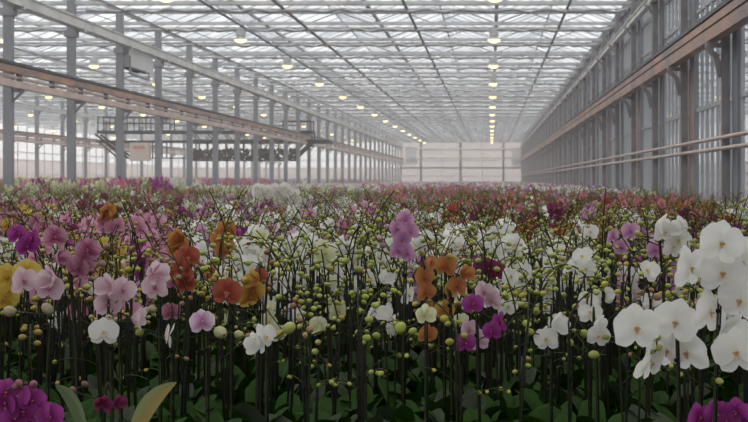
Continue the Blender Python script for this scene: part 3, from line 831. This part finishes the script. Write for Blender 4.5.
HO('veined orchid', 'purple and white veined orchid with large blooms and dark stems', 'veined', 4.3,
   [(88, 250, .1, 0), (84, 262, .3, 1), (55, 259, .9, 2), (55, 237, .3, 0), (78, 268, -.3, 0)], buds=[(108, 247), (98, 262)], toppy=228, size=1.0)
HO('violet side orchid', 'bright violet orchid with narrow blooms next to the veined one', 'magenta', 5.0, [(27, 246, .3, 0), (33, 238, -.3, 1), (17, 234, .6, 0)], toppy=228, size=.95)
HO('white blush orchid', 'large white orchid flushed with pink, hanging under the veined one', 'blush', 4.3, [(50, 288, .1, 0), (56, 280, -.5, 2), (23, 281, .6, 0)], buds=[(52, 313, 1.9), (16, 312, 1.9)], toppy=262, size=1.15)
HO('yellow orchid', 'bright yellow orchid at the edge of the bed beside the blush white one', 'yellow', 4.6, [(7, 277, .2, 0), (10, 292, -.3, 0), (3, 300, .5, 1), (27, 272, .3, 1)], toppy=262, size=1.15)
HO('pink twisted orchid', 'dusty pink orchid with folded drooping blooms and round pink buds', 'blush', 4.25, [(108, 304, .2, 0), (131, 318, 1.1, 2), (112, 288, -.3, 2), (122, 290, .5, 0)], buds=[(108, 320, 1.5), (118, 301, 1.4), (107, 296, 1.3)], toppy=270, size=1.05)
HO('lilac blush orchid', 'mauve orchid with a single cupped bloom near the dusty pink one', 'blush', 4.4, [(156, 287, -.2, 0), (153, 274, .5, 2)], buds=[(142, 313, 1.3), (153, 311, 1.5)], toppy=262, size=1.15)
HO('cream faced orchid', 'white orchid with yellow throat below the dusty pink blooms', 'white', 4.2, [(104, 332, .15, 0)], toppy=300, size=1.1)
HO('winged white orchid', 'small white orchid with one wing-shaped bloom turned sideways', 'white', 4.25, [(169, 336, -.9, 0)], buds=[(142, 331, 1.4)], toppy=305, size=1.0)
HO('purple lipped orchid', 'white orchid with a purple centre on its only bloom', 'purplelip', 4.25, [(202, 322, .3, 0)], buds=[(217, 330, 2.2), (242, 336, 1.6)], toppy=304, size=1.0)
HO('lone white orchid', 'white orchid with one half-open bloom beside a fat green bud', 'white', 4.15, [(264, 337, .7, 0), (261, 343, -.3, 2)], buds=[(284, 332, 1.9)], toppy=312, size=1.05)
HO('pale green orchid', 'white orchid with a green-tinged bloom above the leaves near the low white orchid', 'white', 4.4, [(547, 339, -.3, 0), (552, 326, .6, 2)], buds=[(534, 333, 1.3), (523, 322, 1.4)], toppy=305, size=1.05)
HO('small white orchid', 'small white orchid with one bloom tucked beside the low white orchid', 'white', 4.4, [(598, 336, .1, 0), (594, 324, .7, 2)], buds=[(581, 332, 1.5), (573, 345, 1.2), (599, 355, 1.6), (610, 337, 1.3)], toppy=308, size=.9)
HO('cream bud orchid', 'pale cream orchid with a half-open bloom and big yellow-green buds', 'cream', 4.3, [(424, 316, .2, 2)], buds=[(398, 332, 2.0), (409, 333, 1.2)], toppy=300, size=.95)
HO('pink back orchid', 'pink orchid with wide flat blooms behind the veined one', 'pink', 6.0, [(112, 228, .1, 0), (119, 225, -.3, 1), (136, 223, .3, 0), (103, 223, .5, 1), (141, 229, -.2, 0)], toppy=214, size=.92)
HO('amber back orchid', 'amber orchid with arched head behind the veined one', 'orange', 6.0, [(108, 210, .5, 0, 0, .4), (103, 217, .8, 1), (114, 215, -.7, 2)], toppy=204, size=.85)
HO('low purple orchid', 'short violet-purple orchid massed with blooms at the front edge of the bed', 'magenta', 3.75,
   [(6, 392, .2, 0), (20, 396, -.2, 1), (32, 400, .3, 0), (8, 408, -.3, 1), (24, 411, .1, 0), (40, 412, -.3, 0), (14, 418, .4, 1), (50, 416, .2, 1), (3, 402, .5, 0)],
   buds=[(12, 388), (33, 385, 1.3), (21, 386, 1.1)], toppy=386, size=.95, stake=False)
HO('low magenta orchid', 'short magenta pink orchid at the front edge below the low white blooms', 'magenta', 3.75,
   [(716, 413, .3, 0, 0, .2), (736, 412, -.2, 1, 0, .2), (698, 417, .4, 1), (746, 418, .1, 0), (726, 421, .0, 0)], buds=[(712, 404)], toppy=404, size=.95, stake=False)
HO('small magenta bud orchid', 'small dark magenta orchid with a closed bloom between two pale leaves', 'plum', 4.0, [(102, 403, .3, 2), (116, 404, .6, 2)], buds=[(75, 392, 1), (88, 386, 1)], toppy=385, size=.7, stake=False)
HO('greenhouse white mass', 'white orchid cluster standing tall far down the bed, broad rounded head', 'white', 15.0,
   [(268 + dx, 199 + dy, r_, v_) for dx, dy, r_, v_ in ((0, -9, .2, 0), (7, -11, -.2, 1), (14, -9, .3, 0), (22, -8, -.3, 1), (3, -2, .4, 0), (10, -4, 0, 1), (18, -1, -.2, 0), (25, -3, .3, 1), (6, 4, .1, 0), (14, 4, .3, 1), (21, 5, -.4, 0), (0, -5, .4, 1), (27, -6, .1, 0), (12, 0, .2, 0), (11, -8, .3, 0), (17, -12, .1, 1), (24, 0, .3, 0), (3, 7, .3, 0), (10, 8, -.2, 1), (18, 9, .1, 0), (25, 6, .2, 1), (-2, 1, .3, 0), (29, 1, .2, 0))],
   toppy=185, size=1.25)
HO('narrow white mass', 'white orchid cluster standing tall far down the bed, narrow head beside broader', 'white', 15.0,
   [(258 + dx, 198 + dy, r_, v_) for dx, dy, r_, v_ in ((0, -10, .2, 0), (4, -9, -.2, 1), (-1, -5, .3, 0), (4, -3, -.3, 1), (0, 1, .4, 0), (3, 4, 0, 1), (5, -6, .1, 0), (0, 7, .1, 0))], toppy=187, size=1.3)
# pale upright leaves at the front edge
def pale_leaf_plant(pxs, d, label, cols, bend, sg=1):
    x0, y0, x1, y1, w = pxs
    a = Vector(at(x0, y0, d)); b = Vector(at(x1, y1, d))
    X = a.x; root = empty('potted_orchid', (X, d, BZ)); O = Vector((X, d, BZ))
    link('pot', POTM, root)
    l2 = link('foliage', LEAFM[2], root)
    m = MB(); nu = 18; vs = []; cs = []
    s = Vector((0, 0, .11)); a = a - O; b = b - O
    for i in range(nu + 1):
        u = i / nu
        p = (1 - u) ** 2 * s + 2 * u * (1 - u) * (a + Vector((0, 0, bend))) + u * u * b
        wd = w * d / F * (.03 + .50 * math.sin(math.pi * u ** 1.5) ** .9) if i < nu else .001
        for j in range(5):
            v = -1 + j / 2
            vs.append(p + Vector((-.55 * sg * wd * v, -.3 * wd * v, .85 * wd * v)) * .6 + Vector((0, -abs(v) * .12 * wd, 0))); cs.append(cols[0] if v > 0 else cols[1])
    m.add(vs, [(p_ * 5 + q, p_ * 5 + q + 1, (p_ + 1) * 5 + q + 1, (p_ + 1) * 5 + q) for p_ in range(nu) for q in range(4)], cs)
    lf = m.build('pale_leaf', M['leaf'], root, True); lf['label'] = 'long pale yellow-green leaf'
    tag(root, label, 'orchid'); PLANTS.append((root, X, d, 'white', 0, 'pale leaved orchid'))
pale_leaf_plant((124, 412, 177, 382, 30), 3.95, 'orchid plant with one long pale yellow leaf reaching up and sideways', ((.34, .36, .16), (.38, .30, .11)), .02)
pale_leaf_plant((92, 412, 55, 385, 28), 3.95, 'orchid plant with one long pale green leaf bending away from the yellow leaf', ((.20, .25, .14), (.14, .19, .09)), .03, -1)

# --- colour of the bed by place
def zone(px, py, r, D_main=True):
    def pick(*ws):
        t = r.random() * sum(w for _, w in ws)
        for k_, w in ws:
            t -= w
            if t <= 0: return k_
        return ws[-1][0]
    if py < 194 and px < 165 and D_main: return pick(('magenta', 3.5), ('yellow', 1.2), ('pink', 1.8), ('bud', 3))
    if py < 187.5:
        if px < 175: return pick(('magenta', .7), ('yellow', 1.2), ('pink', 2), ('bud', 5))
        if 275 < px < 330 and py > 182: return pick(('white', 4), ('bud', 2), ('pink', 1))
        if px < 300: return pick(('rose', 2.5), ('pink', 3), ('bud', 3), ('white', .5))
        return pick(('pink', 1.3), ('bud', 4.5), ('white', 1.6), ('rose', .8), ('lilac', .6))
    if py < 194.5 and 555 < px < 650: return pick(('white', 5), ('lilac', 1), ('magenta', .6), ('bud', 3))
    if py < 200:
        if px < 160 and py < 190: return pick(('magenta', 1), ('yellow', 1.4), ('bud', 5), ('cream', 2))
        if px < 240: return pick(('bud', 6), ('cream', 2), ('white', 1), ('magenta', .8 if py > 193 else .2), ('rose', .3))
        if px < 365: return pick(('bud', 6.5), ('white', 1.6), ('cream', 1.2), ('lilac', .5))
        if px < 500: return pick(('rose', 2.0), ('pink', 1.8), ('bud', 5), ('white', 1.3 if py < 193 else .5))
        if px < 640: return pick(('white', 3.5 if py < 196 else 1), ('magenta', 1), ('lilac', 1.2), ('rose', 2.0 if py > 193 else .5), ('bud', 4))
        return pick(('bud', 6), ('cream', 2), ('orange', .5), ('rose', .4))
    if py < 212:
        if px < 180: return pick(('bud', 5), ('plum', 1.2), ('magenta', 1.4), ('yellow', .7), ('white', .7), ('pink', 1))
        if px < 370: return pick(('lilac', 1.4), ('white', 3), ('bud', 4.5), ('pink', .8), ('rose', .6), ('magenta', .6))
        if px < 610: return pick(('rose', 1.2), ('plum', .7), ('bud', 6), ('white', 1.2), ('red', .3), ('pink', .9))
        if px < 720: return pick(('orange', 2.2), ('rose', 1.8), ('bud', 4), ('yellow', .6))
        return pick(('bud', 5), ('cream', 2), ('white', 1))
    if py < 228:
        if px < 160: return pick(('pink', 1.6), ('magenta', 1.5), ('bud', 5), ('orange', .5), ('white', .8), ('plum', .8), ('yellow', .4))
        if px < 420: return pick(('white', 4.2), ('bud', 5), ('lilac', 1), ('cream', .7), ('pink', .4), ('magenta', .5))
        if px < 580: return pick(('white', 2.8), ('bud', 5), ('plum', .8), ('red', .7), ('rose', .6))
        if px < 680: return pick(('bud', 5), ('orange', .8), ('rose', .8), ('lilac', .8), ('white', .8))
        return pick(('white', 1.5), ('cream', 1), ('plum', 1.6), ('magenta', 1.2), ('bud', 4), ('red', .7))
    if py < 250:
        if px < 180: return pick(('pink', 1.2), ('magenta', 1.2), ('bud', 5), ('white', .8), ('veined', .6), ('yellow', .6), ('orange', .4), ('plum', .5))
        if px < 600: return pick(('white', 6.5), ('bud', 4), ('cream', 1.0), ('lilac', .6), ('magenta', .2), ('orange', .2))
        return pick(('lilac', 1.2), ('white', 1.5), ('bud', 5), ('magenta', .6))
    if px < 180: return pick(('bud', 4.5), ('blush', .8), ('yellow', .5), ('pink', .6), ('white', .5), ('veined', .3))
    if px < 600: return pick(('bud', 7.5), ('white', 1.2), ('cream', .7), ('orange', .1))
    return pick(('bud', 6), ('white', 1), ('lilac', .5))

rng = random.Random(21)
hand_xy = [(p[1], p[2]) for p in PLANTS]
near, far = [], []
sp = .168
d = 4.32
row = 0
while d < 28:
    half0 = (-40 - VX) * d / F; half1 = (748 + 40 - VX) * d / F
    x = max(-9.5, half0 - 1.0) + (row % 2) * sp / 2; xe = min(2.88, half1 + .6)
    while x < xe:
        X = x + rng.uniform(-.03, .03); D = d + rng.uniform(-.03, .03)
        if all((X - a) ** 2 + (D - b) ** 2 > .0105 for a, b in hand_xy if abs(b - D) < .2):
            px = VX + F * X / D
            (near if (-25 < px < 773) else far).append((D, X, px))
        x += sp
    d += sp * (.95 if d < 14 else 1.1); row += 1
near.sort()
N_IND = 300 - len(PLANTS)
ind, rest = near[:N_IND], near[N_IND:]
far += rest
for D, X, px in ind:
    py = VY + F * .30 / D
    z = zone(px, py, rng)
    base = 'bud'
    if z == 'bud':
        kind = rng.choice(('white', 'white', 'cream', 'yellow', 'white', 'cream', 'yellow', 'white', 'rose') if px > 200 else ('rose', 'pink', 'white', 'orange', 'yellow')); nb = 0
    else: kind = z; nb = rng.choice((1, 2, 3, 4) if D < 5.6 else (3, 4, 5, 6))
    orchid(X, D, kind, rng, nb, detailed=D < 6.0, scale=rng.uniform(.88, 1.10) * (.93 if D < 4.6 else 1.0))

# labels for the plants found by their neighbours
NAMEC = {'white': 'white', 'cream': 'cream', 'blush': 'pale blush', 'purplelip': 'white', 'pink': 'pink', 'lilac': 'lilac', 'rose': 'rose red', 'magenta': 'magenta', 'plum': 'dark plum', 'veined': 'veined purple', 'orange': 'orange', 'red': 'red', 'yellow': 'yellow', 'amber': 'amber'}
NUM = {1: 'one open bloom', 2: 'two open blooms', 3: 'three open blooms', 4: 'four open blooms', 5: 'five open blooms', 6: 'six open blooms', 7: 'seven open blooms', 8: 'eight open blooms'}
marks = [p for p in PLANTS if p[5] and p[2] < 10]
auto = [p for p in PLANTS if not p[5]]
seen = {}
for p in sorted(auto, key=lambda p: p[2]):
    q = min(marks, key=lambda h: (h[1] - p[1]) ** 2 * 2.0 + (h[2] - p[2]) ** 2)
    dx, dd = p[1] - q[1], p[2] - q[2]
    if abs(dd) >= abs(dx): rel = 'behind' if dd > 0 else 'in front of'
    else: rel = 'to the right of' if dx > 0 else 'to the left of'
    look = f'{NAMEC[p[3]]} orchid with {NUM[p[4]]}' if p[4] else ('orchid in tight green bud' if p[3] in ('white', 'cream', 'yellow') else 'orchid in tight brownish bud')
    seen.setdefault((look, rel, q[5]), []).append(p)
for (look, rel, nm), ps in seen.items():
    ps.sort(key=lambda p: (p[2]))
    for i, p in enumerate(ps):
        pre = '' if len(ps) == 1 else ORD[i] + ' '
        tag(p[0], f'{look}, {pre}{rel} the {nm}', 'orchid', 'orchids filling the front of the bed')

# --- the rest of the bed: one object
def template(seed, kind, lod):
    r = random.Random(seed); m = MB(); k0 = kind if kind != 'bud' else r.choice(('white', 'cream', 'yellow', 'yellow', 'cream', 'rose'))
    if kind == 'budwarm': k0 = r.choice(('rose', 'pink', 'magenta'))
    nf = 0 if kind in ('bud', 'budwarm') else (r.randint(4, 8) if lod < 2 else r.randint(5, 9))
    leaves_into(m, r, (5 if lod == 1 else 3), .18, 1 if lod == 1 else 2)
    if lod < 3: m.lathe([(.042, 0), (.06, .115)], 6, (.10, .07, .05)) if lod == 1 else None
    ns = 2
    for s in range(ns):
        pts, br, an, st = spike_variant(seed * 13 + s + 7)
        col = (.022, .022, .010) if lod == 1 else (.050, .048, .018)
        if lod < 3: stem_into(m, pts, br, lod, col)
        w = nf // ns + (1 if s < nf % ns else 0)
        for j, (p, dd, t) in enumerate(an):
            if j < w:
                q = MB()
                flower_into(q, k0, .046 * r.uniform(.85, 1.1) * (1 if lod == 1 else 1.05), 1 if lod == 1 else 2, r)
                if lod == 1: lip_into(q, k0, .041, 1)
                Rm = Euler((r.uniform(-.65, .1), r.uniform(-.3, .3), r.gauss(0, .8))).to_matrix(); c = p + dd * .02
                q.v = [tuple(c + Rm @ Vector(v)) for v in q.v]
                o = len(m.v); m.v += q.v; m.c += q.c; m.f += [tuple(i + o for i in f) for f in q.f]; m.m += q.m
            elif j >= 2 and r.random() < .6:
                if lod == 1: m.ball(p + dd * .014, .0076 * (1.2 - .4 * t), 3, 5, BUD[k0][0], dd, 1.2, tip=BUD[k0][1])
                else: m.ball(p + dd * .014, .0105, 1, 4, BUD[k0][0], dd, .9, tip=BUD[k0][1])
    # only quads
    V = np.array(m.v, np.float32); C = np.array(m.c, np.float32); Fq = np.array([f for f in m.f if len(f) == 4], np.int32)
    return V, Fq, C
def template_far(seed, kind):
    """three or four heads standing together, seen from very far"""
    r = random.Random(seed); m = MB()
    k0 = kind if kind not in ('bud', 'budwarm') else r.choice(('white', 'cream', 'yellow', 'yellow', 'rose'))
    for i in range(4):
        cx_, cy = r.uniform(-.14, .14), r.uniform(-.14, .14); h = .74 * r.uniform(.86, 1.08)
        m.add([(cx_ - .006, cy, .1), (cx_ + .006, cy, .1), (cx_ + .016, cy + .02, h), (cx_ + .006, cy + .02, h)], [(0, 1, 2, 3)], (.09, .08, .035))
        def chip(c, R_, ca_, cb_):
            Rm = Euler((r.uniform(-.6, .6), r.uniform(-3, 3), r.gauss(0, .8))).to_matrix()
            m.add([c + Rm @ Vector(v_) for v_ in ((-R_, 0, 0), (0, -R_ * .3, -R_), (R_, 0, 0), (0, R_ * .3, R_))], [(0, 1, 2, 3)], [ca_, ca_, cb_, cb_])
        if kind not in ('bud', 'budwarm'):
            for j in range(6): chip(Vector((cx_ + r.uniform(-.06, .09), cy + r.uniform(-.05, .05), h - .025 * j)), .044, PAL[k0][0], PAL[k0][1])
        for j in range(7 if kind in ('bud', 'budwarm') else 3): chip(Vector((cx_ + r.uniform(-.06, .10), cy + r.uniform(-.05, .05), h - r.uniform(-.01, .20))), .018, BUD[k0][0], BUD[k0][1])
    for i in range(5):
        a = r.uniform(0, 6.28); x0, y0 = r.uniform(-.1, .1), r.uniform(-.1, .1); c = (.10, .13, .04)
        dx, dy = math.cos(a), math.sin(a)
        m.add([(x0 - dy * .03, y0 + dx * .03, .1), (x0 + dy * .03, y0 - dx * .03, .1), (x0 + dx * .15 + dy * .03, y0 + dy * .15 - dx * .03, .28), (x0 + dx * .15 - dy * .03, y0 + dy * .15 + dx * .03, .28)], [(0, 1, 2, 3)], c)
    return np.array(m.v, np.float32), np.array([f for f in m.f if len(f) == 4], np.int32), np.array(m.c, np.float32)
TPL = {}
def tpl(kind, lod, v):
    key = (kind, lod, v)
    if key not in TPL:
        s = sum(map(ord, kind)) * 3 + v * 17 + lod
        TPL[key] = template_far(s, kind) if lod == 3 else template(s, kind, lod)
    return TPL[key]
inst = {}
def put(kind, lod, x, d, s):
    v = rng.randrange(6 if lod < 3 else 5)
    inst.setdefault((kind, lod, v), []).append((x, d, rng.uniform(0, 6.28) if kind in ('bud', 'budwarm') or lod == 3 else rng.gauss(0, .5), s, rng.uniform(.85, 1.12)))
# patch noise so that varieties stand in blocks
def block(x, d): return random.Random(int(x / .9 + 100) * 7919 + int(d / 1.1) * 104729)
for D, X, px in far:
    py = VY + F * .28 / D
    r_ = block(X, D) if rng.random() < .35 else rng
    z = zone(px, py, r_)
    put(z, 1 if D < 11 else 2, X, D, rng.uniform(.88, 1.10) * (1.12 if px < 165 and py < 194 else 1))
d = 28
while d < 159:
    for (xa, xb, dmin) in ((-9.45, 2.88, 28), (XL2 + .65, XL - .65, 48), (XL3 + .8, XL2 - .65, 75)):
        if d < dmin: continue
        x = max(xa, (-30 - VX) * d / F); xe = min(xb, (778 - VX) * d / F)
        while x < xe:
            X = x + rng.uniform(-.1, .1); D = d + rng.uniform(-.12, .12)
            r_ = block(X / 1.6, D / 2.5) if rng.random() < .5 else rng
            put(zone(VX + F * X / D, VY + F * .28 / D, r_, xa > -11), 3, X, D, rng.uniform(.9, 1.1) * ((1.25 if VX + F * X / D < 165 else 1.0) if xa > -11 else 1.3)); x += .30 if d < 80 else .42
    d += .36 if d < 80 else .5
Vs, Fs, Cs, off_ = [], [], [], 0
for (kind, lod, v), L in inst.items():
    V, Fq, C = tpl(kind, lod, v); A = np.array(L, np.float32); n = len(A)
    c, s = np.cos(A[:, 2])[:, None], np.sin(A[:, 2])[:, None]
    X = (V[None, :, 0] * c - V[None, :, 1] * s) + A[:, 0:1]
    Y = (V[None, :, 0] * s + V[None, :, 1] * c) + A[:, 1:2]
    Zz = V[None, :, 2] * A[:, 3:4] + BZ + .004
    Vs.append(np.stack([X, Y, Zz], -1).reshape(-1, 3)); Cs.append((C[None] * A[:, 4][:, None, None]).reshape(-1, 3))
    Fs.append((Fq[None] + (np.arange(n, dtype=np.int64) * len(V))[:, None, None] + off_).reshape(-1, 4)); off_ += n * len(V)
Vs = np.concatenate(Vs); Fs = np.concatenate(Fs).astype(np.int32); Cs = np.concatenate(Cs)
me = bpy.data.meshes.new('orchid_field'); nF = len(Fs)
me.vertices.add(len(Vs)); me.vertices.foreach_set('co', Vs.astype(np.float32).ravel())
me.loops.add(nF * 4); me.loops.foreach_set('vertex_index', Fs.ravel())
me.polygons.add(nF); me.polygons.foreach_set('loop_start', np.arange(nF, dtype=np.int32) * 4)
me.update(calc_edges=True)
ca = me.color_attributes.new('Col', 'FLOAT_COLOR', 'POINT'); arr = np.ones((len(Vs), 4), np.float32); arr[:, :3] = Cs; ca.data.foreach_set('color', arr.ravel())
me.materials.append(M['field'])
o = link('orchid_bed', me)
tag(o, 'dense bed of mixed orchids in flower and bud stretching to the back wall', 'orchids', kind='stuff')
for _l in (1,2,3): print('LOD',_l,sum(len(L) for k_,L in inst.items() if k_[1]==_l),sum(len(L)*len(TPL[k_][1]) for k_,L in inst.items() if k_[1]==_l), [len(TPL[k_][1]) for k_ in TPL if k_[1]==_l][:6])
print('FIELD verts', len(Vs), 'faces', nF, 'objects', len(bpy.data.objects), 'plants', len(PLANTS))

# ------------------------------------------------------------------ haze inside the greenhouse
m = MB(); m.box(XL3 + .1, XR2 - .1, 13, YE - .2, .02, Z(EAVE) - .2)
mt, nt, out = new_mat('humid_haze'); vsn = nt.nodes.new('ShaderNodeVolumeScatter')
vsn.inputs['Color'].default_value = (1.0, .955, .94, 1); vsn.inputs['Density'].default_value = .0036; vsn.inputs['Anisotropy'].default_value = .2
nt.links.new(vsn.outputs[0], out.inputs['Volume'])
hz = m.build('haze', mt); tag(hz, 'thin humid haze filling the greenhouse', None, kind='structure')

# ------------------------------------------------------------------ sky, camera, view
w = bpy.data.worlds.new('World'); S.world = w; w.use_nodes = True; nt = w.node_tree
bg = nt.nodes['Background']; tc = nt.nodes.new('ShaderNodeTexCoord'); sx = nt.nodes.new('ShaderNodeSeparateXYZ')
nz = nt.nodes.new('ShaderNodeTexNoise'); nz.inputs['Scale'].default_value = 3.5; nz.inputs['Detail'].default_value = 5
nt.links.new(tc.outputs['Generated'], nz.inputs['Vector'])
rp = nt.nodes.new('ShaderNodeValToRGB'); rp.color_ramp.elements[0].position = .35; rp.color_ramp.elements[1].position = .68
rp.color_ramp.elements[0].color = (.86, .82, .78, 1); rp.color_ramp.elements[1].color = (1.0, .95, .87, 1)
nt.links.new(nz.outputs['Fac'], rp.inputs[0]); nt.links.new(rp.outputs[0], bg.inputs[0]); bg.inputs[1].default_value = 1.75

cam = bpy.data.cameras.new('camera'); co = bpy.data.objects.new('camera', cam); COL.objects.link(co)
co.location = (0, 0, CAMZ); co.rotation_euler = (math.pi / 2, 0, 0)
cam.sensor_width = 36; cam.lens = F / 748 * 36
cam.shift_x = -(VX - 374) / 748; cam.shift_y = -(211 - VY) / 748
cam.clip_start = .1; cam.clip_end = 600
cam.dof.use_dof = True; cam.dof.focus_distance = 4.9; cam.dof.aperture_fstop = 14
S.camera = co
S.view_settings.view_transform = 'Standard'; S.view_settings.look = 'None'; S.view_settings.gamma = 1; S.view_settings.use_curve_mapping = False
S.view_settings.exposure = 0.22
S.cycles.use_denoising = True
S.cycles.max_bounces = 8; S.cycles.transparent_max_bounces = 24; S.cycles.volume_bounces = 1
S.cycles.diffuse_bounces = 4; S.cycles.glossy_bounces = 3; S.cycles.sample_clamp_indirect = 5
S.cycles.caustics_reflective = False; S.cycles.caustics_refractive = False
